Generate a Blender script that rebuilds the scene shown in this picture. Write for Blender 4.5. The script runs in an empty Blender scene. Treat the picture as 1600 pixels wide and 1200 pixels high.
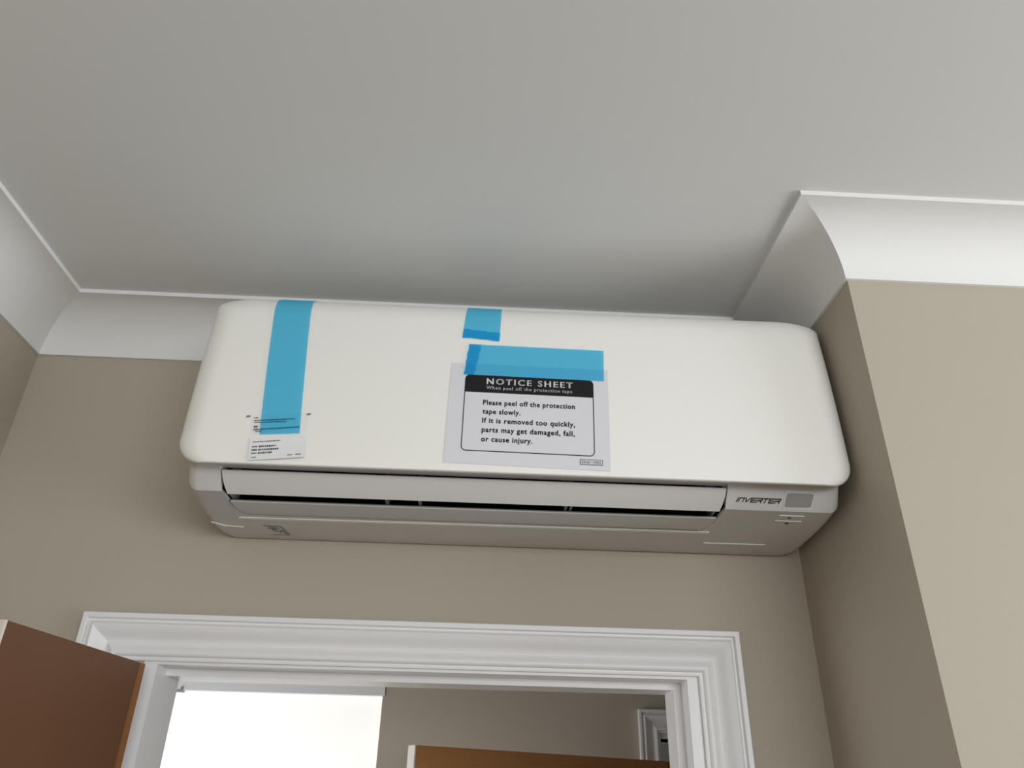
import bpy, bmesh, math, random
from mathutils import Vector, Matrix

random.seed(4)
S = bpy.context.scene
COL = S.collection

# ------------------------------------------------------------------ camera
F_PX = 1201.86
PITCH, YAW, ROLL = 0.50388, -0.03587, 0.02355
EYE = Vector((0.09516, -1.23217, 1.90279))
_cp, _sp, _cy, _sy, _cr, _sr = (math.cos(PITCH), math.sin(PITCH), math.cos(YAW), math.sin(YAW), math.cos(ROLL), math.sin(ROLL))
FWD = Vector((-_sy * _cp, _cy * _cp, _sp))
_r0 = Vector((_cy, _sy, 0.0))
_u0 = _r0.cross(FWD)
RIGHT = _cr * _r0 + _sr * _u0
UP = -_sr * _r0 + _cr * _u0
cam_d = bpy.data.cameras.new('camera')
cam_d.sensor_width = 36.0
cam_d.lens = 36.0 * F_PX / 1600.0
cam_d.clip_start = 0.02
cam = bpy.data.objects.new('camera', cam_d)
COL.objects.link(cam)
cam.matrix_world = Matrix(((RIGHT.x, UP.x, -FWD.x, EYE.x), (RIGHT.y, UP.y, -FWD.y, EYE.y), (RIGHT.z, UP.z, -FWD.z, EYE.z), (0, 0, 0, 1)))
S.camera = cam

# ------------------------------------------------------------------ world, light, exposure
w = bpy.data.worlds.new('world')
S.world = w
w.use_nodes = True
w.node_tree.nodes['Background'].inputs[0].default_value = (0.75, 0.85, 1.0, 1)
w.node_tree.nodes['Background'].inputs[1].default_value = 1.0

def area_light(name, loc, direction, sx, sy, power, color):
    d = bpy.data.lights.new(name, 'AREA')
    d.shape = 'RECTANGLE'
    d.size, d.size_y = sx, sy
    d.energy = power
    d.color = color
    o = bpy.data.objects.new(name, d)
    COL.objects.link(o)
    o.location = loc
    o.rotation_euler = Vector(direction).to_track_quat('-Z', 'Z').to_euler()
    return o

# daylight through the room's two windows behind the photographer (rear wall and right wall)
area_light('rear_window_daylight', (1.2, -3.52, 2.10), (0, 1, 0), 2.4, 0.8, 47, (0.965, 0.985, 1.0))
area_light('side_window_daylight', (2.92, -1.25, 1.50), (-1, 0, 0), 1.4, 1.6, 40, (0.965, 0.985, 1.0))
# added lamp out of view that brightens the hall; no window opens there
area_light('hall_fill_light', (-1.25, 0.75, 1.45), (1, 0.25, 0), 0.9, 1.4, 13, (0.97, 0.985, 1.0))

S.view_settings.view_transform = 'Standard'
S.view_settings.look = 'None'
S.view_settings.exposure = 0.0
S.view_settings.gamma = 1.0
S.view_settings.use_curve_mapping = False

# ------------------------------------------------------------------ helpers
def mat(name, color, rough=0.5, spec=0.5, noise=0.0, nscale=40.0, bump=0.0, bscale=300.0, stretch=None):
    m = bpy.data.materials.new(name)
    m.use_nodes = True
    nt = m.node_tree
    b = nt.nodes['Principled BSDF']
    b.inputs['Base Color'].default_value = (*color, 1)
    b.inputs['Roughness'].default_value = rough
    b.inputs['Specular IOR Level'].default_value = spec
    if noise or bump:
        tc = nt.nodes.new('ShaderNodeTexCoord')
        mp = nt.nodes.new('ShaderNodeMapping')
        nt.links.new(tc.outputs['Object'], mp.inputs['Vector'])
        if stretch:
            mp.inputs['Scale'].default_value = stretch
    if noise:
        n = nt.nodes.new('ShaderNodeTexNoise')
        n.inputs['Scale'].default_value = nscale
        n.inputs['Detail'].default_value = 4
        nt.links.new(mp.outputs['Vector'], n.inputs['Vector'])
        r = nt.nodes.new('ShaderNodeMapRange')
        r.inputs[3].default_value = 1 - noise
        r.inputs[4].default_value = 1 + noise
        nt.links.new(n.outputs['Fac'], r.inputs[0])
        mx = nt.nodes.new('ShaderNodeVectorMath')
        mx.operation = 'SCALE'
        mx.inputs[0].default_value = color
        nt.links.new(r.outputs[0], mx.inputs['Scale'])
        nt.links.new(mx.outputs[0], b.inputs['Base Color'])
    if bump:
        n2 = nt.nodes.new('ShaderNodeTexNoise')
        n2.inputs['Scale'].default_value = bscale
        n2.inputs['Detail'].default_value = 3
        nt.links.new(mp.outputs['Vector'], n2.inputs['Vector'])
        bp = nt.nodes.new('ShaderNodeBump')
        bp.inputs['Strength'].default_value = bump
        bp.inputs['Distance'].default_value = 0.001
        nt.links.new(n2.outputs['Fac'], bp.inputs['Height'])
        nt.links.new(bp.outputs['Normal'], b.inputs['Normal'])
    return m

def emit_mat(name, color, strength):
    m = bpy.data.materials.new(name)
    m.use_nodes = True
    b = m.node_tree.nodes['Principled BSDF']
    b.inputs['Base Color'].default_value = (0.8, 0.8, 0.78, 1)
    b.inputs['Emission Color'].default_value = (*color, 1)
    b.inputs['Emission Strength'].default_value = strength
    return m

def film_mat(name, color, tint, solid):
    """Coloured adhesive film: part of the light passes, tinted, part is scattered."""
    m = bpy.data.materials.new(name)
    m.use_nodes = True
    nt = m.node_tree
    b = nt.nodes['Principled BSDF']
    b.inputs['Base Color'].default_value = (*color, 1)
    b.inputs['Roughness'].default_value = 0.38
    t = nt.nodes.new('ShaderNodeBsdfTransparent')
    t.inputs[0].default_value = (*tint, 1)
    mx = nt.nodes.new('ShaderNodeMixShader')
    mx.inputs[0].default_value = solid
    nt.links.new(t.outputs[0], mx.inputs[1])
    nt.links.new(b.outputs[0], mx.inputs[2])
    nt.links.new(mx.outputs[0], nt.nodes['Material Output'].inputs['Surface'])
    return m

M = {
    'wall': mat('taupe_wall_paint', (0.445, 0.40, 0.33), 0.75, 0.25, noise=0.012, nscale=6, bump=0.05, bscale=400),
    'ceiling': mat('flat_white_ceiling_paint', (0.72, 0.725, 0.715), 0.9, 0.15, noise=0.01, nscale=4, bump=0.04, bscale=350),
    'cornice': mat('white_cornice_paint', (0.80, 0.80, 0.79), 0.6, 0.3),
    'gloss': mat('white_enamel_trim', (0.80, 0.795, 0.80), 0.35, 0.45),
    'floor': mat('oak_floor', (0.20, 0.165, 0.13), 0.5, 0.4, noise=0.15, nscale=5, stretch=(1, 12, 1)),
    'wood': mat('brown_timber_veneer', (0.135, 0.061, 0.029), 0.45, 0.4, noise=0.07, nscale=9, stretch=(3, 3, 0.25)),
    'wood_hall': mat('brown_timber_veneer_lightened', (0.46, 0.215, 0.08), 0.45, 0.4, noise=0.07, nscale=9, stretch=(3, 3, 0.25)),  # same brown timber, its colour lightened to make up for dim hall light
    'lip': mat('orange_timber_lipping', (0.25, 0.11, 0.042), 0.45, 0.4, noise=0.1, nscale=14, stretch=(3, 3, 0.25)),
    'pale': mat('pale_primed_timber', (0.68, 0.64, 0.58), 0.6, 0.3),
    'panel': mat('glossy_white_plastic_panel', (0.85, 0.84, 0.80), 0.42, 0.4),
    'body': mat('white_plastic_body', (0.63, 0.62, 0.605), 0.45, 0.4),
    'duct': mat('black_duct_plastic', (0.008, 0.008, 0.008), 0.7, 0.2),
    'vane': mat('grey_vane_plastic', (0.22, 0.24, 0.24), 0.5, 0.4),
    'window': mat('smoked_receiver_window', (0.30, 0.30, 0.295), 0.3, 0.5),
    'ink': mat('black_ink', (0.012, 0.012, 0.013), 0.6, 0.2),
    'greyink': mat('grey_ink', (0.10, 0.10, 0.11), 0.6, 0.2),
    'redink': mat('dark_red_ink', (0.16, 0.03, 0.04), 0.6, 0.2),
    'emboss': mat('embossed_grey_mark', (0.13, 0.125, 0.12), 0.5, 0.3),
    'paper': mat('cool_white_paper', (0.69, 0.69, 0.725), 0.7, 0.2),
    'sticker': mat('white_sticker_paper', (0.78, 0.785, 0.80), 0.55, 0.3),
    'tape': film_mat('blue_protection_tape', (0.03, 0.40, 0.68), (0.40, 0.83, 1.0), 0.20),
    'clear': film_mat('clear_caution_film', (0.82, 0.815, 0.80), (0.995, 0.995, 1.0), 0.08),
    'blind': emit_mat('daylit_white_blind', (1.0, 0.985, 0.93), 0.55),
    'metal': mat('grey_metal_bracket', (0.30, 0.30, 0.30), 0.4, 0.5),
}

def obj(name, verts, faces, material, parent=None, smooth=False, **props):
    me = bpy.data.meshes.new(name)
    me.from_pydata([tuple(v) for v in verts], [], faces)
    bm = bmesh.new()
    bm.from_mesh(me)
    bmesh.ops.recalc_face_normals(bm, faces=bm.faces)
    bm.to_mesh(me)
    bm.free()
    return link(name, me, material, parent, smooth, **props)

def link(name, me, material, parent=None, smooth=False, **props):
    me.materials.clear()
    me.materials.append(M[material])
    if smooth:
        for p in me.polygons:
            p.use_smooth = True
        if smooth is not True:
            me.set_sharp_from_angle(angle=math.radians(smooth))
    o = bpy.data.objects.new(name, me)
    COL.objects.link(o)
    if parent is not None:
        o.parent = parent
        if parent.parent is None and '_base' in parent:          # a part of a thing; a sub-part's parent already sits at the origin
            o.matrix_parent_inverse = Matrix.Translation(-Vector(parent['_base']))
    for k, v in props.items():
        o[k] = v
    return o

def thing(name, loc, **props):
    o = bpy.data.objects.new(name, None)
    o.empty_display_size = 0.05
    COL.objects.link(o)
    o.location = loc
    o['_base'] = tuple(loc)
    for k, v in props.items():
        o[k] = v
    return o

def box_vf(x0, x1, y0, y1, z0, z1, base=0):
    v = [(x, y, z) for z in (z0, z1) for y in (y0, y1) for x in (x0, x1)]
    f = [(0, 2, 3, 1), (4, 5, 7, 6), (0, 1, 5, 4), (2, 6, 7, 3), (0, 4, 6, 2), (1, 3, 7, 5)]
    return v, [tuple(i + base for i in q) for q in f]

def boxes(name, bs, material, parent=None, **props):
    V, Fc = [], []
    for b in bs:
        v, f = box_vf(*b, base=len(V))
        V += v
        Fc += f
    return obj(name, V, Fc, material, parent, **props)

def bevel_box(name, b, r, material, parent=None, seg=2, **props):
    v, f = box_vf(*b)
    me = bpy.data.meshes.new(name)
    me.from_pydata(v, [], f)
    bm = bmesh.new()
    bm.from_mesh(me)
    bmesh.ops.recalc_face_normals(bm, faces=bm.faces)
    bmesh.ops.bevel(bm, geom=list(bm.edges), offset=r, segments=seg, profile=0.5, affect='EDGES')
    bm.to_mesh(me)
    bm.free()
    return link(name, me, material, parent, 40, **props)

def ray(px, py):
    return FWD + RIGHT * ((px - 800) / F_PX) - UP * ((py - 600) / F_PX)

def on_y(px, py, Y):
    d = ray(px, py)
    return EYE + d * ((Y - EYE.y) / d.y)

# ------------------------------------------------------------------ the room
H, WL, WR, DN = 2.688, -0.719, 0.624, 0.327      # ceiling, left wall, alcove return, depth of the nib
RX, RY = 3.0, -3.6                                # far right wall, rear wall
P_C, Q_C = 0.092, 0.086                           # cornice projection and drop
TH = 0.10                                         # thickness of the door wall
STOP_L, STOP_R, STOP_Z = -0.379, 0.405, 2.070     # clear opening at the door stop
JB_L, JB_R, JB_Z = -0.380, 0.417, 2.080           # jamb faces
ARC_L, ARC_R, ARC_Z = -0.50, 0.50, 2.150          # outer edges of the architrave
OL, OR, OZ = JB_L - 0.02, JB_R + 0.02, JB_Z + 0.02

boxes('floor', [(-2.2, RX + .1, RY - .1, 2.6, -0.1, 0.0)], 'floor', kind='structure')
boxes('ceiling', [(-2.2, RX + .1, RY - .1, 2.6, H, H + 0.1)], 'ceiling', kind='structure')
boxes('wall_back', [(WL - .1, OL, 0, TH, 0, H), (OR, WR + .1, 0, TH, 0, H), (OL, OR, 0, TH, OZ, H)], 'wall', kind='structure')
boxes('wall_left', [(WL - .1, WL, RY, 0.0, 0, H)], 'wall', kind='structure')
boxes('wall_right', [(WR, RX, -DN, 0.0, 0, H)], 'wall', kind='structure')
# the two walls behind the photographer, each with its window opening
boxes('wall_rear', [(WL - .1, 0, RY - .1, RY, 0, H), (2.4, RX + .1, RY - .1, RY, 0, H), (0, 2.4, RY - .1, RY, 0, 1.68), (0, 2.4, RY - .1, RY, 2.52, H)], 'wall', kind='structure')
boxes('wall_side', [(RX, RX + .1, RY, -1.97, 0, H), (RX, RX + .1, -.53, 0, 0, H), (RX, RX + .1, -1.97, -.53, 0, .68), (RX, RX + .1, -1.97, -.53, 2.32, H)], 'wall', kind='structure')

# hall beyond the doorway
HY = 1.36
WIN_X0, WIN_X1, WIN_Z0, WIN_Z1 = -1.25, -0.193, 0.9, 2.27
D2_X0, D2_X1, D2_Z = 0.675, 1.50, 2.10
boxes('wall_hall', [(WIN_X1, D2_X0, HY, HY + .12, 0, H), (WIN_X0, WIN_X1, HY, HY + .12, 0, WIN_Z0), (WIN_X0, WIN_X1, HY, HY + .12, WIN_Z1, H),
                    (-2.0, WIN_X0, HY, HY + .12, 0, H), (D2_X0, D2_X1, HY, HY + .12, D2_Z, H), (D2_X1, 2.4, HY, HY + .12, 0, H)], 'wall', kind='structure')
boxes('wall_hall_end', [(2.4, 2.5, TH, 2.5, 0, H), (D2_X0 - .1, 2.5, 2.5, 2.6, 0, H)], 'wall', kind='structure')
boxes('wall_hall_left', [(-2.1, -2.0, TH, HY, 0, H)], 'wall', kind='structure')

# ---- cornice: a hollow cove with a square fillet at the ceiling and a small lip at the wall
prof = [(0.0, Q_C), (0.0045, Q_C), (0.0045, Q_C - 0.005)]
for i in range(1, 12):
    a = math.pi / 2 * i / 12
    # concave quarter, centre out in the room
    prof.append((0.0845 - 0.080 * math.cos(a), Q_C - 0.005 - 0.0735 * math.sin(a)))
prof += [(0.0845, 0.0075), (P_C, 0.0075), (P_C, 0.0)]
path = [((WL, RY), None), ((WL, 0.0), None), ((WR, 0.0), None), ((WR, -DN), None), ((RX, -DN), None)]
pts = [Vector(p[0]) for p in path]
nrm = []
for a, b in zip(pts[:-1], pts[1:]):
    d = (b - a).normalized()
    nrm.append(Vector((d.y, -d.x)))
mit = [nrm[0]]
for n1, n2 in zip(nrm[:-1], nrm[1:]):
    mit.append((n1 + n2) / (1 + n1.dot(n2)))
mit.append(nrm[-1])
for k in range(4):
    V, Fc = [], []
    for j in (k, k + 1):
        for (o_, dr) in prof:
            q = pts[j] + mit[j] * o_
            V.append((q.x, q.y, H - dr))
    n = len(prof)
    Fc = [(i, i + 1, n + i + 1, n + i) for i in range(n - 1)]
    obj('trim_%d' % (k + 1), V, Fc, 'cornice', None, 30, kind='structure', label='white hollow cove cornice along the ceiling')

# ---- door lining: jamb, stop, architrave
def portal(name, xl, xr, zt, wdt, y0, y1, material, parent=None, **props):
    """three boards (two legs and a head) whose inner faces are at xl, xr, zt"""
    return boxes(name, [(xl - wdt, xl, y0, y1, 0, zt + wdt), (xr, xr + wdt, y0, y1, 0, zt + wdt), (xl, xr, y0, y1, zt, zt + wdt)], material, parent, **props)

portal('trim_5', JB_L, JB_R, JB_Z, 0.02, -0.001, TH + 0.001, 'gloss', kind='structure', label='white enamel door jamb lining the doorway')
boxes('trim_6', [(STOP_R, JB_R, 0.042, TH + .001, 0, STOP_Z), (JB_L, JB_R, 0.042, TH + .001, STOP_Z, JB_Z)], 'gloss', kind='structure', label='white door stop around the doorway')

AP = [(0.0, 0.0), (0.0, 0.0195), (0.0010, 0.0205), (0.0072, 0.0205), (0.0082, 0.0195), (0.0086, 0.0140), (0.0115, 0.0140), (0.0142, 0.0165), (0.0160, 0.0195),
      (0.0185, 0.0202), (0.0230, 0.0186), (0.0285, 0.0145), (0.0330, 0.0098), (0.0375, 0.0068), (0.0415, 0.0062), (0.0450, 0.0080), (0.0485, 0.0118),
      (0.0520, 0.0138), (0.0560, 0.0136), (0.0590, 0.0116), (0.0606, 0.0080), (0.0640, 0.0078), (0.0660, 0.0066), (0.0660, 0.0)]

def architrave(k0, xl, xr, zt, ywall, label):
    """mitred moulding, outer edge at xl / xr / zt, thickness towards -Y"""
    n = len(AP)
    st = [[(xl + o_, ywall - t, 0.0) for o_, t in AP], [(xl + o_, ywall - t, zt - o_) for o_, t in AP],
          [(xr - o_, ywall - t, zt - o_) for o_, t in AP], [(xr - o_, ywall - t, 0.0) for o_, t in AP]]
    for k in range(3):
        V = st[k] + st[k + 1]
        Fc = [(i, i + 1, n + i + 1, n + i) for i in range(n - 1)]
        obj('trim_%d' % (k0 + k), V, Fc, 'gloss', None, 35, kind='structure', label=label)

architrave(7, ARC_L, ARC_R, ARC_Z, 0.0, 'white moulded architrave around the doorway below the air conditioner')
architrave(10, 0.607, D2_X1 + .07, 2.182, HY, 'white moulded architrave around the doorway across the hall')
portal('trim_13', D2_X0 - .003, D2_X1, D2_Z, 0.02, HY - 0.001, HY + 0.12, 'gloss', kind='structure', label='white door jamb across the hall')

# ---- window across the hall, with its drawn blind
boxes('window_1', [(WIN_X0, WIN_X1, HY + .05, HY + .09, WIN_Z1 - .07, WIN_Z1), (WIN_X0, WIN_X0 + .05, HY + .05, HY + .09, WIN_Z0, WIN_Z1),
                   (WIN_X0, WIN_X1, HY + .05, HY + .09, WIN_Z0, WIN_Z0 + .06)], 'gloss', kind='structure', label='window with white head frame across the hall')
WB = thing('roller_blind', ((WIN_X0 + WIN_X1) / 2, HY + .03, WIN_Z0 + .03), label='glowing white roller blind drawn over the window seen through the doorway', category='blind')
boxes('fabric', [(WIN_X0 + .03, WIN_X1 - .002, HY + .030, HY + .032, WIN_Z0 + .03, 2.202)], 'blind', WB)
boxes('bottom_bar', [(WIN_X0 + .03, WIN_X1 - .004, HY + .026, HY + .036, WIN_Z0 + .02, WIN_Z0 + .04)], 'gloss', WB)
boxes('head_rail', [(WIN_X0 + .02, WIN_X1 + .006, HY - .004, HY + .048, 2.202, 2.262)], 'gloss', WB)
p = on_y(281, 1079, HY)
boxes('bracket', [(p.x - .018, p.x + .008, HY - .006, HY + .02, p.z - .004, p.z + .002), (p.x + .003, p.x + .009, HY - .008, HY + .02, p.z - .002, p.z + .010)], 'metal', WB)

# ---- door leaves
def door_leaf(name, hinge, free, ztop, thick, side, lip_w, label, wood='wood'):
    """leaf from hinge to free edge (plan points), thickness to one side; the visible face lies on the hinge-free line"""
    h, f = Vector(hinge), Vector(free)
    d = (f - h).normalized()
    n = Vector((d.y, -d.x)) * side                # away from the visible face
    L = (f - h).length
    def slab(a, b, t0, t1, z0, z1, nm, m, parent=None, **pr):
        c = [h + d * a + n * t0, h + d * b + n * t0, h + d * b + n * t1, h + d * a + n * t1]
        V = [(q.x, q.y, z) for z in (z0, z1) for q in c]
        Fc = [(0, 3, 2, 1), (4, 5, 6, 7), (0, 1, 5, 4), (1, 2, 6, 5), (2, 3, 7, 6), (3, 0, 4, 7)]
        return obj(nm, V, Fc, m, parent, **pr)
    root = slab(lip_w, L - .004, 0, thick, 0.012, ztop, name, wood, kind='structure', label=label)
    slab(0.0, lip_w - .0015, -.0006, thick + .0006, 0.012, ztop, 'hinge_lipping', 'lip', root, label='orange timber lipping at the hinge edge')
    slab(L - .004, L, -.0003, thick + .0003, 0.012, ztop, 'edge_strip', 'pale', root, label='pale painted free edge')
    for z in (0.25, 1.75):
        slab(-.006, 0.0, thick * .2, thick * .8, z, z + .1, 'hinge', 'metal', root)
    return root

door_leaf('door_1', (-0.3825, -0.040), (-0.4275, -0.335), 2.074, 0.036, 1, 0.016, 'narrow brown timber door leaf standing open into the room')
door_leaf('door_2', (0.668, 1.335), (-0.0668, 0.907), 2.035, 0.036, -1, 0.010, 'brown timber door standing open across the hall', 'wood_hall')

# ------------------------------------------------------------------ the air conditioner
XL, XR = -0.329, 0.6160
ZB, ZT = 2.3005, 2.605
YF = -0.262
W_S, D_S = 0.038, 0.030        # rounding of the panel's sides
W_T, D_T = 0.056, 0.050        # rounding of its top
W_B, D_B = 0.0022, 0.0022

def y_face(z):
    return YF + 0.012 * max(0.0, (z - ZB) / 0.22) ** 2

def y_panel(z):
    """profile of the panel away from its ends"""
    y = y_face(z)
    if z > ZT - W_T:
        c = 1 - (ZT - z) / W_T
        y += D_T * (1 - math.sqrt(max(0.0, 1 - c * c)))
    return y

def n_panel(z):
    e = 0.0005
    a, b = max(z - e, ZB), min(z + e, ZT - 1e-5)
    t = Vector((0, y_panel(b) - y_panel(a), b - a)).normalized()
    return Vector((0, -t.z, t.y))

def hit_panel(px, py):
    """(X, z) where the pixel's ray meets the panel"""
    d = ray(px, py)
    t, last = 0.8, None
    lo = hi = None
    while t < 1.6:
        p = EYE + d * t
        if p.z <= ZT:
            g = p.y - y_panel(p.z)
            if last is not None and last[1] < 0 <= g:
                lo, hi = last[0], t
                break
            last = (t, g)
        t += 0.002
    if lo is None:
        p = EYE + d * last[0]
        return (p.x, min(p.z, ZT))
    for _ in range(30):
        m = (lo + hi) / 2
        p = EYE + d * m
        if p.y - y_panel(p.z) < 0:
            lo = m
        else:
            hi = m
    p = EYE + d * lo
    return (p.x, p.z)

def P_panel(X, z, off):
    n = n_panel(min(z, ZT - 1e-4))
    return Vector((X, y_panel(min(z, ZT)), z)) + n * off

AC = thing('air_conditioner', ((XL + XR) / 2, 0.0, 2.2755), label='white wall-mounted split air conditioner with blue protection tape, above the doorway', category='air conditioner')

# ---- front panel, lofted in rings from the rim to the flat of the face
def ring_outline(x0, x1, z0, z1, rb, rtx, rtz, nseg=10, nx=24, nz=14):
    """rounded rectangle, counter-clockwise from the bottom left; also a weight telling side / top / bottom"""
    out = []
    def arc(cx, cz, r, a0, a1, w0, w1, rz=None):
        for i in range(nseg + 1):
            t = i / nseg
            a = a0 + (a1 - a0) * t
            out.append((cx + r * math.cos(a), cz + (rz or r) * math.sin(a), (w0, w1, t)))
    def line(a, b, n, wgt):
        for i in range(1, n):
            t = i / n
            out.append((a[0] + (b[0] - a[0]) * t, a[1] + (b[1] - a[1]) * t, (wgt, wgt, 0)))
    q = math.pi / 2
    arc(x0 + rb, z0 + rb, rb, 2 * q, 3 * q, 's', 'b')
    line((x0 + rb, z0), (x1 - rb, z0), nx, 'b')
    arc(x1 - rb, z0 + rb, rb, 3 * q, 4 * q, 'b', 's')
    line((x1, z0 + rb), (x1, z1 - rtz), nz, 's')
    arc(x1 - rtx, z1 - rtz, rtx, 0, q, 's', 't', rtz)
    line((x1 - rtx, z1), (x0 + rtx, z1), nx, 't')
    arc(x0 + rtx, z1 - rtz, rtx, q, 2 * q, 't', 's', rtz)
    line((x0, z1 - rtz), (x0, z0 + rb), nz, 's')
    return out

DEP = {'s': D_S, 't': D_T, 'b': D_B}
NR = 12
V, Fc = [], []
rings = []
back = ring_outline(XL, XR, ZB, ZT, 0.046, 0.082, 0.030)
rings.append([(x, 0, z, wt) for x, z, wt in back])
for k in range(NR + 1):
    ph = math.pi / 2 * k / NR
    c = 1 - math.cos(ph)
    s = 1 - math.sin(ph)
    o_ = ring_outline(XL + W_S * c, XR - W_S * c, ZB + W_B * c, ZT - W_T * c, max(0.006, 0.046 - 0.018 * c), 0.082 - 0.052 * c, 0.030 - 0.020 * c)
    row = []
    for x, z, (a, b, t) in o_:
        dep = DEP[a] * (1 - t) + DEP[b] * t
        row.append((x, y_face(z) + dep * s, z))
    rings.append(row)
# the skirt: a short return behind the rim
r0 = rings[1]
rings[0] = [(x, y + 0.003 if z < ZB + .03 else -0.11, z) for x, y, z in r0]
n = len(r0)
for row in rings:
    V += row
for k in range(len(rings) - 1):
    for i in range(n):
        j = (i + 1) % n
        Fc.append((k * n + i, k * n + j, (k + 1) * n + j, (k + 1) * n + i))
# face: inner ring bridged to horizontal rows so that it follows the slight bulge
inner = rings[-1]
base = (len(rings) - 1) * n
nseg, nx, nz = 10, 24, 14
bl = [base + i for i in range(nseg + 1)]
bot = [base + nseg + i for i in range(nx + 1)]
br = [base + nseg + nx + i for i in range(nseg + 1)]
i0 = nseg + nx + nseg
rgt = [base + i0 + i for i in range(nz + 1)]
tr = [base + i0 + nz + i for i in range(nseg + 1)]
i1 = i0 + nz + nseg
top = [base + i1 + i for i in range(nx + 1)]
tl = [base + i1 + nx + i for i in range(nseg + 1)]
i2 = i1 + nx + nseg
lft = [base + (i2 + i) % n for i in range(nz + 1)]
left_up = list(reversed(lft))               # bottom to top
right_up = rgt
top_lr = list(reversed(top))                # left to right
for a in range(nz):
    Fc.append((left_up[a], right_up[a], right_up[a + 1], left_up[a + 1]))
Fc.append(tuple(bl[:] + bot[1:] + br[1:]))
Fc.append(tuple(tr[:] + top[1:] + tl[1:]))
obj('front_panel', V, Fc, 'panel', AC, 28, label='smooth white front panel with rounded corners')

# ---- body: cross sections along Y, flat underside and a sloping chin
CREASE = (-0.207, 2.2805)
CHIN_TOP = (-0.236, 2.3115)
BODY = [(-0.230, 2.316, 0.016), (-0.236, 2.3115, 0.015), (CREASE[0] - .0008, CREASE[1] + .001, 0.010), (CREASE[0] + .001, CREASE[1] - .0003, 0.0098), (-0.199, 2.2802, 0.009),
        (-0.16, 2.2793, 0.004), (-0.12, 2.2785, 0.001), (-0.05, 2.2765, 0.000), (-0.025, 2.2757, 0.003), (-0.008, 2.2757, 0.012), (0.0, 2.278, 0.018)]
def body_section(y, zb, ins):
    x0, x1, zt, r = XL + 0.003 + ins, XR - 0.0030 - ins, (2.345 if y < -0.2 else ZT - 0.06 if y < -0.1 else ZT - 0.012), 0.016
    pts = []
    for i in range(9):
        a = math.pi + math.pi / 2 * i / 8
        pts.append((x0 + r + r * math.cos(a), y, zb + r + r * math.sin(a)))
    for i in range(9):
        a = 1.5 * math.pi + math.pi / 2 * i / 8
        pts.append((x1 - r + r * math.cos(a), y, zb + r + r * math.sin(a)))
    pts += [(x1, y, zt), (x0, y, zt)]
    return pts
secs = [body_section(*b) for b in BODY]
n = len(secs[0])
V = [q for s_ in secs for q in s_]
Fc = []
for k in range(len(secs) - 1):
    for i in range(n):
        j = (i + 1) % n
        Fc.append((k * n + i, k * n + j, (k + 1) * n + j, (k + 1) * n + i))
Fc.append(tuple(range(n)))
Fc.append(tuple(range((len(secs) - 1) * n, len(secs) * n)))
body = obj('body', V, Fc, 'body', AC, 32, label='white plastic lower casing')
# cut the air outlet
VX0, VX1, VY0, VY1 = -0.268, 0.4385, -0.30, -0.113
ov = [(VX0, VY0), (VX1, VY0), (VX1, -.21), (VX1 - .001, -.150), (VX1 - .010, VY1), (VX0 + .010, VY1), (VX0 + .001, -.150), (VX0, -.21)]
cv = [(x, y, z) for z in (2.20, 2.345) for x, y in ov]
cf = [tuple(range(8)), tuple(range(8, 16))] + [(i, (i + 1) % 8, 8 + (i + 1) % 8, 8 + i) for i in range(8)]
cutter = obj('cutter', cv, cf, 'body')
md = body.modifiers.new('cut', 'BOOLEAN')
md.object = cutter
md.operation = 'DIFFERENCE'
md.solver = 'EXACT'
bpy.context.view_layer.update()
dg = bpy.context.evaluated_depsgraph_get()
nm = bpy.data.meshes.new_from_object(body.evaluated_get(dg))
body.modifiers.clear()
body.data = nm
nm.name = 'body'
nm.materials.clear()
nm.materials.append(M['body'])
for p_ in nm.polygons:
    p_.use_smooth = True
    p_.material_index = 0
nm.set_sharp_from_angle(angle=math.radians(32))
bpy.data.objects.remove(cutter, do_unlink=True)

# dark lining of the outlet
e = 0.0006
dv = [(x, y, z) for z in (2.2835, 2.3445) for x, y in [(VX0 + .0105, VY1 - e), (VX1 - .0105, VY1 - e), (VX1 - .0015, -.150), (VX1 - e, -.2075), (VX0 + e, -.2075), (VX0 + .0015, -.150)]]
df = [(0, 1, 7, 6), (1, 2, 8, 7), (2, 3, 9, 8), (5, 4, 10, 11), (0, 5, 11, 6), (6, 7, 8, 9, 10, 11)]
obj('air_duct', dv, df, 'duct', AC, label='dark inside of the air outlet')
# ledge between the panel and the upper flap
lv = [(x, y, z) for x in (VX0 + .0003, VX1 - .0003) for y, z in ((-.2545, 2.3045), (-.2185, 2.3100), (-.2185, 2.3150), (-.2545, 2.3150))]
obj('panel_ledge', lv, [(0, 1, 2, 3), (4, 7, 6, 5)] + [(i, (i + 1) % 4, 4 + (i + 1) % 4, 4 + i) for i in range(4)], 'body', AC)

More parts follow.
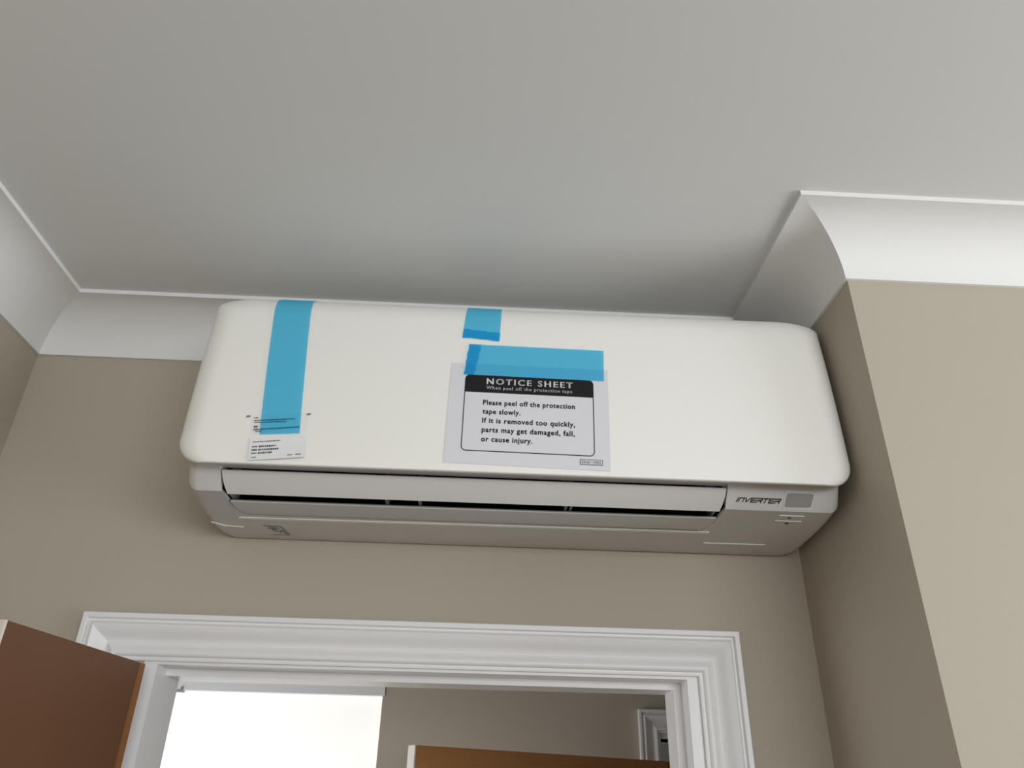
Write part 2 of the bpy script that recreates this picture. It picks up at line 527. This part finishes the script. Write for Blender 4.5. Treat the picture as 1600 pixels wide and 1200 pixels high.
def slab_path(name, path_yz, thick, x0, x1, dx, material, parent, smooth=40, **props):
    """plate that follows a (y, z) path, thickness upwards / inwards; dx shifts the ends per station"""
    nrm = []
    for i in range(len(path_yz)):
        a = Vector(path_yz[max(0, i - 1)])
        b = Vector(path_yz[min(len(path_yz) - 1, i + 1)])
        t = (b - a).normalized()
        nrm.append(Vector((-t.y, t.x)))
    V, Fc = [], []
    for X, sg in ((x0, 1), (x1, -1)):
        for (y, z), q, k in zip(path_yz, nrm, dx):
            V.append((X + sg * k, y, z))
            V.append((X + sg * k, y + q.x * thick, z + q.y * thick))
    n = len(path_yz)
    for i in range(n - 1):
        a, b = 2 * i, 2 * n + 2 * i
        Fc += [(a, a + 2, b + 2, b), (a + 1, b + 1, b + 3, a + 3), (a, a + 1, a + 3, a + 2), (b, b + 2, b + 3, b + 1)]
    Fc += [(0, 2 * n, 2 * n + 1, 1), (2 * n - 2, 2 * n - 1, 4 * n - 1, 4 * n - 2)]
    return obj(name, V, Fc, material, parent, smooth, **props)

# upper flap lies in the chin, lower flap in the underside
t0, t1 = Vector((-0.2285, 2.3025)), Vector((-0.2040, 2.2772))
up_path = [tuple(t0 + Vector((0.0018, 0.0020))), tuple(t0), tuple(t0.lerp(t1, .33) + Vector((-.0006, -.0006))), tuple(t0.lerp(t1, .66) + Vector((-.0006, -.0006))), tuple(t1), tuple(t1 + Vector((.002, .0014)))]
slab_path('flap', up_path, 0.0035, VX0 + .0018, VX1 - .0018, [.0006, 0, .001, .003, .006, .007], 'body', AC, label='upper louvre flap in the sloping chin')
lo_path = [(-0.1730, 2.2792), (-0.1715, 2.2777), (-0.150, 2.2772), (-0.130, 2.2772), (-0.1185, 2.2777), (-0.1175, 2.2785)]
slab_path('flap', lo_path, 0.0035, VX0 + .0016, VX1 - .0016, [.002, .0015, .0025, .007, .0105, .011], 'body', AC, label='lower louvre flap in the underside')
# vanes and flap arms inside the gap
for px in (603, 655, 885, 893, 1117, 360):
    q = on_y(px, 783 + (px - 600) * 0.0415, -0.186)
    boxes('vane', [(q.x - .0016, q.x + .0016, -.198, -.150, 2.2830, 2.3300)], 'vane', AC)

# receiver window in the chin
def chin(px, py, off=0.0):
    """point on the sloping chin plane hit by a pixel"""
    a = Vector((0, CHIN_TOP[0], CHIN_TOP[1]))
    t = Vector((0, CREASE[0] - CHIN_TOP[0], CREASE[1] - CHIN_TOP[1])).normalized()
    nn = Vector((0, t.z, -t.y))
    d = ray(px, py)
    k = (a - EYE).dot(nn) / d.dot(nn)
    return EYE + d * k + nn * off

def under(px, py, off=0.0):
    """point on the underside hit by a pixel"""
    a = Vector((0, CREASE[0], CREASE[1]))
    t = Vector((0, -0.05 - CREASE[0], 2.2765 - CREASE[1])).normalized()
    nn = Vector((0, t.z, -t.y))
    d = ray(px, py)
    k = (a - EYE).dot(nn) / d.dot(nn)
    return EYE + d * k + nn * off

def surf_quad(fn, c, off):
    return [fn(x, y, off) for x, y in c]

def plate(name, fn, corners, off, material, parent, thick=None, rnd=0.0, **props):
    """polygon laid on a surface through its pixel corners; rnd rounds the corners (share of the sides)"""
    c = [Vector(q) for q in corners]
    outl = []
    m = len(c)
    for i in range(m):
        a, b, d = c[i - 1], c[i], c[(i + 1) % m]
        if rnd:
            p0, p2 = b.lerp(a, rnd), b.lerp(d, rnd)
            for k in range(5):
                t = k / 4
                outl.append(p0 * (1 - t) ** 2 + b * 2 * t * (1 - t) + p2 * t * t)
        else:
            outl.append(b)
    topv = [fn(q.x, q.y, off) for q in outl]
    n = len(topv)
    if thick is None:
        return obj(name, topv, [tuple(range(n))], material, parent, **props)
    botv = [fn(q.x, q.y, off - thick) for q in outl]
    Fc = [tuple(range(n)), tuple(range(n, 2 * n))] + [(i, (i + 1) % n, n + (i + 1) % n, n + i) for i in range(n)]
    return obj(name, topv + botv, Fc, material, parent, **props)

RF = plate('receiver_frame', chin, [(1227, 766.5), (1274, 767.5), (1269, 797), (1222, 796)], 0.0007, 'body', AC, 0.001, 0.12)
plate('receiver_window', chin, [(1230, 770), (1271.5, 771.5), (1266, 793), (1225, 792)], 0.0012, 'window', RF, 0.001, 0.12, label='grey infrared receiver window')
for c in ([(1218, 804.6), (1257, 806.4), (1256.5, 807.6), (1217.5, 805.8)], [(1211, 812.6), (1252, 814.2), (1251.5, 815.4), (1210.5, 813.8)]):
    plate('button_edge', under, c, 0.0010, 'panel', AC, 0.001)
BT = plate('button', under, [(1220, 807), (1256, 808.5), (1250, 812.6), (1214, 811)], 0.0006, 'body', AC, 0.0006)
plate('button_mark', under, [(1231, 807.4), (1236, 807.6), (1235.4, 809.8), (1230.4, 809.6)], 0.0010, 'emboss', BT)
plate('button_mark', under, [(1224, 816), (1233, 816.4), (1229, 819.2)], 0.0010, 'emboss', AC)
for c in ([(330, 814.5), (352, 820.4), (381, 822.6), (381, 823.7), (351, 821.6), (330, 815.5)], [(1099, 847.6), (1195, 850.6), (1195, 851.8), (1099, 849.0)]):
    plate('edge_highlight', under, c, 0.0010, 'panel', AC, 0.001)  # lighter strips paint the thin highlights along the clip cover seams
plate('edge_highlight', under, [(373, 807.3), (1108, 830.6), (1108, 833.4), (371, 809.9)], 0.0012, 'panel', AC, 0.0012)  # painted highlight along the lip behind the air outlet

# ---- strokes: joined thin quads, laid on a surface through a px frame
def strokes(name, segs, width, to_world, material, parent, **props):
    """segs: polylines in local (u, v); to_world maps (u, v) to a point"""
    V, Fc = [], []
    for pl in segs:
        for a, b in zip(pl[:-1], pl[1:]):
            a, b = Vector(a), Vector(b)
            d = (b - a).normalized()
            nn = Vector((-d.y, d.x)) * width / 2
            a2, b2 = a - d * width / 2, b + d * width / 2
            i = len(V)
            V += [to_world(*(a2 + nn)), to_world(*(b2 + nn)), to_world(*(b2 - nn)), to_world(*(a2 - nn))]
            Fc.append((i, i + 1, i + 2, i + 3))
    return obj(name, V, Fc, material, parent, **props)

def frame(c00, c10, c11, c01):
    """bilinear map of the unit square (v up) to pixels: bottom-left, bottom-right, top-right, top-left"""
    a, b, c, d = (Vector(q) for q in (c00, c10, c11, c01))
    def f(u, v):
        return a * (1 - u) * (1 - v) + b * u * (1 - v) + c * u * v + d * (1 - u) * v
    return f

# INVERTER in squared, slanted capitals; each glyph in a 1 x 1 cell
G = {'I': [[(.5, 0), (.5, 1)]], 'N': [[(.06, 0), (.06, 1), (.94, 1), (.94, 0)]], 'V': [[(.02, 1), (.42, 0), (1.05, 1)]],
     'E': [[(1, 1), (.06, 1), (.06, 0), (1, 0)], [(.06, .5), (.95, .5)]], 'R': [[(.06, 0), (.06, .5), (.94, .5), (.94, 1), (.0, 1)], [(.55, .5), (.94, 0)]],
     'T': [[(0, 1), (1, 1)], [(.45, 1), (.45, 0)]]}
adv, segs = 0.0, []
for ch in 'INVERTER':
    wd = 0.35 if ch == 'I' else 1.35
    for pl in G[ch]:
        segs.append([(adv + x * wd + 0.28 * y, y) for x, y in pl])
    adv += wd + (0.22 if ch == 'I' else 0.30)
fr = frame((1149.5, 783.0), (1219.5, 786.6), (1221.5, 780.2), (1151.5, 777.4))
strokes('inverter_lettering', segs, 0.27, lambda u, v: (lambda q: chin(q.x, q.y, 0.0004))(fr(u / (adv + .1), v)), 'ink', AC, label='word INVERTER printed in black squared capitals')

# small embossed mark on the underside
fr2 = frame((416, 836.5), (454, 838), (448, 823.0), (410, 820.2))
mk = [[(.05, .95), (.75, .98), (1.0, .15), (.30, .12)], [(.22, .82), (.55, .84)], [(.16, .70), (.66, .72)], [(.34, .55), (.44, .74), (.52, .50)], [(.40, .45), (.70, .48)], [(.62, .36), (.74, .60), (.84, .36)], [(.80, .30), (.96, .30)]]
strokes('recycling_mark', mk, 0.045, lambda u, v: (lambda q: under(q.x, q.y, 0.0004))(fr2(u, v)), 'emboss', AC, label='small dark embossed mark')

# ------------------------------------------------------------------ things stuck on the panel
def panel_sheet(name, corners, off, material, parent=None, nu=6, nv=10, jag=None, raw=False, **props):
    """film or paper laid on the panel: corners are pixels (bottom-left, bottom-right, top-right, top-left) or (X, z) when raw;
    jag(side, t) gives a small torn offset in metres along the sheet for left/right/bottom/top edges"""
    c = [Vector(q) if raw else Vector(hit_panel(*q)) for q in corners]
    f = frame(*c)
    V, Fc = [], []
    for j in range(nv + 1):
        for i in range(nu + 1):
            q = f(i / nu, j / nv)
            if jag:
                if i == 0:
                    q = q + Vector((jag('l', j / nv), 0))
                if i == nu:
                    q = q + Vector((jag('r', j / nv), 0))
                if j == 0:
                    q = q + Vector((0, jag('b', i / nu)))
                if j == nv:
                    q = q + Vector((0, jag('t', i / nu)))
            V.append(P_panel(q.x, min(q.y, ZT), off))
    for j in range(nv):
        for i in range(nu):
            a = j * (nu + 1) + i
            Fc.append((a, a + 1, a + nu + 2, a + nu + 1))
    return obj(name, V, Fc, material, parent, True, **props), f

def panel_poly(name, poly, f, off, material, parent, **props):
    V = []
    for u, v in poly:
        q = f(u, v)
        V.append(P_panel(q.x, q.y, off))
    return obj(name, V, [tuple(range(len(V)))], material, parent, **props)

def text_mesh(body, bold=0.0, space=1.0):
    cu = bpy.data.curves.new('lettering', 'FONT')
    cu.body = body
    cu.size = 1.0
    cu.space_character = space
    cu.resolution_u = 3
    cu.fill_mode = 'FRONT'
    o = bpy.data.objects.new('lettering', cu)
    COL.objects.link(o)
    bpy.context.view_layer.update()
    me = bpy.data.meshes.new_from_object(o.evaluated_get(bpy.context.evaluated_depsgraph_get()))
    bpy.data.objects.remove(o, do_unlink=True)
    if bold:                                    # heavier strokes: the outline repeated around a small circle
        V = [v.co.copy() for v in me.vertices]
        Fc = [tuple(p_.vertices) for p_ in me.polygons]
        n_ = len(V)
        V2, F2 = [], []
        for k in range(6):
            d = Vector((math.cos(k * math.pi / 3), math.sin(k * math.pi / 3), 0)) * bold
            V2 += [v + d for v in V]
            F2 += [tuple(i + k * n_ for i in f) for f in Fc]
        me = bpy.data.meshes.new('lettering')
        me.from_pydata(V2, [], F2)
    return me

def lay_text(name, body, f, u0, u1, vbase, cap, off, material, parent, bold=0.0, space=1.0, **props):
    """set one line of text on the sheet frame f (v up): fitted between u0 and u1, capital height cap"""
    me = text_mesh(body, bold, space)
    xs = [v.co.x for v in me.vertices]
    x0, x1 = min(xs), max(xs)
    for v in me.vertices:
        u = u0 + (v.co.x - x0) / (x1 - x0) * (u1 - u0)
        q = f(u, vbase + v.co.y / 0.682 * cap)
        v.co = P_panel(q.x, q.y, off)
    me.update()
    return link(name, me, material, parent, **props)

# ---- notice sheet
NS_C = [(692.5, 722.5), (954, 737), (949, 579), (706.5, 567)]
c0 = hit_panel(823, 730)
NS = thing('notice_sheet', (c0[0], y_panel(c0[1]), c0[1]), label='white paper notice sheet with black header taped to the air conditioner', category='notice')
panel_sheet('paper', NS_C, 0.0007, 'paper', NS, 8, 16)
bc = [Vector(hit_panel(*q)) for q in [(719.5, 704.0), (929.5, 714.0), (926.8, 595.5), (727.5, 585.5)]]
BX = frame(*bc)
OFF = 0.0011
def rrect(u0, u1, v0, v1, ru, rv, corners='1111', seg=6):
    out = []
    spec = [(u0, v0, 1, 1, math.pi), (u1, v0, -1, 1, 1.5 * math.pi), (u1, v1, -1, -1, 0), (u0, v1, 1, -1, .5 * math.pi)]
    for (cu, cv_, sx, sy, a0), on in zip(spec, corners):
        if on == '0':
            out.append((cu, cv_))
            continue
        for k in range(seg + 1):
            a = a0 + math.pi / 2 * k / seg
            out.append((cu + sx * ru + ru * math.cos(a), cv_ + sy * rv + rv * math.sin(a)))
    return out
HB = panel_poly('header_band', rrect(0, 1, 0.762, 1, .035, .06, '0011'), BX, OFF, 'ink', NS, label='black header band')
o1, i1_ = rrect(0, 1, 0, 1, .035, .06), rrect(.0065, .9935, .011, .989, .0285, .049)
def dense(pl, k=8):
    return [(a[0] + (b[0] - a[0]) * t / k, a[1] + (b[1] - a[1]) * t / k) for a, b in zip(pl, pl[1:] + pl[:1]) for t in range(k)]
o1, i1_ = dense(o1), dense(i1_)
V = [P_panel(*BX(u, v), OFF) for u, v in o1 + i1_]
m = len(o1)
obj('border', V, [(i, (i + 1) % m, m + (i + 1) % m, m + i) for i in range(m)], 'ink', NS, label='thin black rounded border')
lay_text('header_lettering', 'NOTICE SHEET', BX, .167, .838, .879, .076, 0.0014, 'paper', HB, bold=.030, space=1.30)
lay_text('header_lettering', 'When peel off the protection tape', BX, .167, .835, .808, .043, 0.0014, 'paper', HB, bold=.018, space=1.15)
for k, (t, u1) in enumerate([('Please peel off the protection', .853), ('tape slowly.', .437), ('If it is removed too quickly,', .853), ('parts may get damaged, fall,', .851), ('or cause injury.', .532)]):
    lay_text('notice_lettering', t, BX, .148, u1, 0.598 - .1185 * k, .062, OFF, 'ink', NS, bold=.026, space=1.12)
CB = panel_poly('code_box', [(.888, -.105), (1.058, -.105), (1.058, -.038), (.888, -.038)], BX, OFF, 'ink', NS)
panel_poly('code_box_field', [(.892, -.0985), (1.054, -.0985), (1.054, -.0445), (.892, -.0445)], BX, OFF + .0001, 'paper', CB)
lay_text('code_lettering', 'RKA611H002', BX, .902, 1.044, -.089, .036, OFF + .0002, 'ink', CB, bold=.012, space=1.2)

# ---- the caution film and the model tag at the lower left of the panel
cf0 = hit_panel(432, 664)
CFI = thing('caution_sticker', (cf0[0], y_panel(cf0[1]), cf0[1]), label='clear sticker with tiny printed lines under the end of the long blue tape', category='sticker')
CF_C = [(389, 681), (478, 676), (484, 645), (392, 650)]
panel_sheet('film', CF_C, 0.0005, 'clear', CFI, 5, 4)
cfF = frame(*[Vector(hit_panel(*q)) for q in CF_C])
def film_px(px, py, off):
    return P_panel(*hit_panel(px, py), off)
def line_px(name, x0, y0, x1, y1, h, material, parent, off):
    V = [film_px(x0, y0 + h / 2, off), film_px(x1, y1 + h / 2, off), film_px(x1, y1 - h / 2, off), film_px(x0, y0 - h / 2, off)]
    return obj(name, V, [(0, 1, 2, 3)], material, parent)
def dashes(name, x0, y0, x1, y1, h, material, parent, off, lo=.8, hi=2.6, gap=.7):
    """a line of print too small to read: uneven short marks, joined"""
    V, Fc = [], []
    x = x0
    while x < x1:
        l = min(random.uniform(lo, hi), x1 - x)
        ya, yb = (y0 + (y1 - y0) * (t - x0) / (x1 - x0) for t in (x, x + l))
        hh = h * random.uniform(.7, 1.1)
        i = len(V)
        V += [film_px(x, ya + hh / 2, off), film_px(x + l, yb + hh / 2, off), film_px(x + l, yb - hh / 2, off), film_px(x, ya - hh / 2, off)]
        Fc.append((i, i + 1, i + 2, i + 3))
        x += l + gap * random.uniform(.5, 1.2)
    return obj(name, V, Fc, material, parent)
o_ = 0.0008
dashes('printed_line', 397, 653.4, 404, 653.0, 1.6, 'greyink', CFI, o_)
dashes('printed_line', 397, 657.6, 461, 654.4, 1.7, 'greyink', CFI, o_, gap=.35)
dashes('printed_line', 397, 660.6, 448, 658.6, 1.5, 'greyink', CFI, o_, gap=.35)
dashes('printed_line', 397, 667.2, 403, 666.8, 3.2, 'redink', CFI, o_, gap=.5)
dashes('printed_line', 396, 671.8, 468, 667.2, 2.2, 'greyink', CFI, o_, gap=.6)
dashes('printed_line', 399, 674.6, 409, 674.2, 1.8, 'greyink', CFI, o_)
# two small clips that hold the panel: little grey ticks beside the sticker
for (a, b, y) in ((384, 392, 650.6), (478.5, 486.5, 647.2)):
    V = [film_px(a, y + 1.4, .0006), film_px((a + b) / 2, y + 2.0, .0016), film_px(b, y + .6, .0006), film_px(b - 1, y - 1.5, .0006), film_px(a + 2, y - 1.2, .0006)]
    obj('panel_notch', V, [(0, 1, 2, 3, 4)], 'vane', AC, label='small grey notch in the front panel')

MT_C = [(387, 720.5), (476, 716.5), (478.5, 680.5), (391.5, 686)]
mt = [Vector(hit_panel(*q)) for q in MT_C]
c0 = hit_panel(432, 700)
MT = thing('model_tag', (c0[0], y_panel(c0[1]), c0[1]), label='small white model tag with lines of tiny print below the long blue tape', category='tag')
mtF = frame(*mt)
# the tag stands a little off the panel along its lower edge
V, Fc = [], []
nu, nv = 6, 6
def tag_off(u, v):
    return 0.0012 + 0.004 * (1 - v) ** 2 * (0.35 + 0.65 * u)
for lay in (0, -0.0003):
    for j in range(nv + 1):
        for i in range(nu + 1):
            q = mtF(i / nu, j / nv)
            V.append(P_panel(q.x, q.y, tag_off(i / nu, j / nv) + lay))
nn = (nu + 1) * (nv + 1)
for j in range(nv):
    for i in range(nu):
        a = j * (nu + 1) + i
        Fc.append((a, a + 1, a + nu + 2, a + nu + 1))
        Fc.append((nn + a, nn + a + nu + 1, nn + a + nu + 2, nn + a + 1))
obj('card', V, Fc, 'sticker', MT, True)
def tag_line(u0, u1, v, h, material, gap=.012, lo=.012, hi=.035):
    V, Fc = [], []
    u = u0
    while u < u1 - .004:
        l = min(random.uniform(lo, hi), u1 - u)
        hh = h * random.uniform(.75, 1.1)
        i = len(V)
        for (a, b) in ((u, v - hh / 2), (u + l, v - hh / 2), (u + l, v + hh / 2), (u, v + hh / 2)):
            q = mtF(a, b)
            V.append(P_panel(q.x, q.y, tag_off(a, b) + .0003))
        Fc.append((i, i + 1, i + 2, i + 3))
        u += l + gap * random.uniform(.5, 1.2)
    obj('printed_line', V, Fc, material, MT)
tag_line(.055, .54, .83, .045, 'greyink', gap=.007)
for v, u1 in ((.61, .48), (.46, .53), (.31, .42)):
    tag_line(.05, .145, v, .07, 'greyink', gap=.006)
    tag_line(.17, u1, v, .085, 'greyink', gap=.009)
tag_line(.06, .15, .12, .05, 'vane', gap=.01)
tag_line(.70, .79, .14, .05, 'greyink', gap=.006)
tag_line(.84, .93, .15, .05, 'greyink', gap=.006)

# ---- blue protection tapes
def jagf(amp, sides, seed):
    r = random.Random(seed)
    tab = {s: [r.uniform(-amp, amp) for _ in range(60)] for s in 'lrbt'}
    def f(s, t):
        if s not in sides:
            return 0.0
        return tab[s][int(t * 24) % 60]
    return f

# long strip: runs from above the model tag up over the top edge
a = hit_panel(405.5, 680)
b = hit_panel(468.5, 678)
ct = hit_panel(427.5, 500)
dt = hit_panel(485.0, 500)
k1 = (ZT - .0005 - a[1]) / (ct[1] - a[1])
k2 = (ZT - .0005 - b[1]) / (dt[1] - b[1])
LT = thing('blue_tape', (a[0], y_panel(a[1]), a[1]), label='long vertical blue tape strip running from the panel top down to the model tag', category='tape', group='blue protection tapes on the panel')
panel_sheet('tape_strip', [a, b, (b[0] + (dt[0] - b[0]) * k2, ZT - .0005), (a[0] + (ct[0] - a[0]) * k1, ZT - .0005)], 0.0017, 'tape', LT, 6, 40, jagf(.0006, 'b', 3), True)
# short strip folded over the middle of the top edge
a = hit_panel(722.5, 528)
b = hit_panel(780.5, 534)
ct = hit_panel(727.5, 496)
dt = hit_panel(783, 500)
k1 = (ZT - .0005 - a[1]) / (ct[1] - a[1])
k2 = (ZT - .0005 - b[1]) / (dt[1] - b[1])
ST = thing('blue_tape', (a[0], y_panel(a[1]), a[1]), label='short square blue tape strip hanging from the middle of the panel top', category='tape', group='blue protection tapes on the panel')
panel_sheet('tape_strip', [a, b, (b[0] + (dt[0] - b[0]) * k2, ZT - .0005), (a[0] + (ct[0] - a[0]) * k1, ZT - .0005)], 0.0012, 'tape', ST, 8, 30, jagf(.0010, 'b', 5), True)
panel_sheet('folded_end', [(722.5, 528), (780.5, 534), (782.0, 521.5), (724.5, 514.5)], 0.0018, 'tape', ST, 10, 3, jagf(.0009, 'bt', 5), label='doubled-over darker tape end')
# wide strip across the top of the notice sheet
WT_C = [(724.5, 586), (943.5, 597), (943.0, 549), (734.0, 538.5)]
c0 = hit_panel(834, 567)
WT = thing('blue_tape', (c0[0], y_panel(c0[1]), c0[1]), label='wide horizontal blue tape strip across the top of the notice sheet', category='tape', group='blue protection tapes on the panel')
panel_sheet('tape_strip', WT_C, 0.0017, 'tape', WT, 10, 14, jagf(.0009, 'l', 9))
panel_sheet('folded_end', [(724.5, 586), (740.5, 586.8), (752.5, 540), (734.0, 538.5)], 0.0022, 'tape', WT, 2, 14, jagf(.0009, 'lr', 9), label='doubled-over darker tape end')

for o in bpy.data.objects:
    if '_base' in o:
        del o['_base']
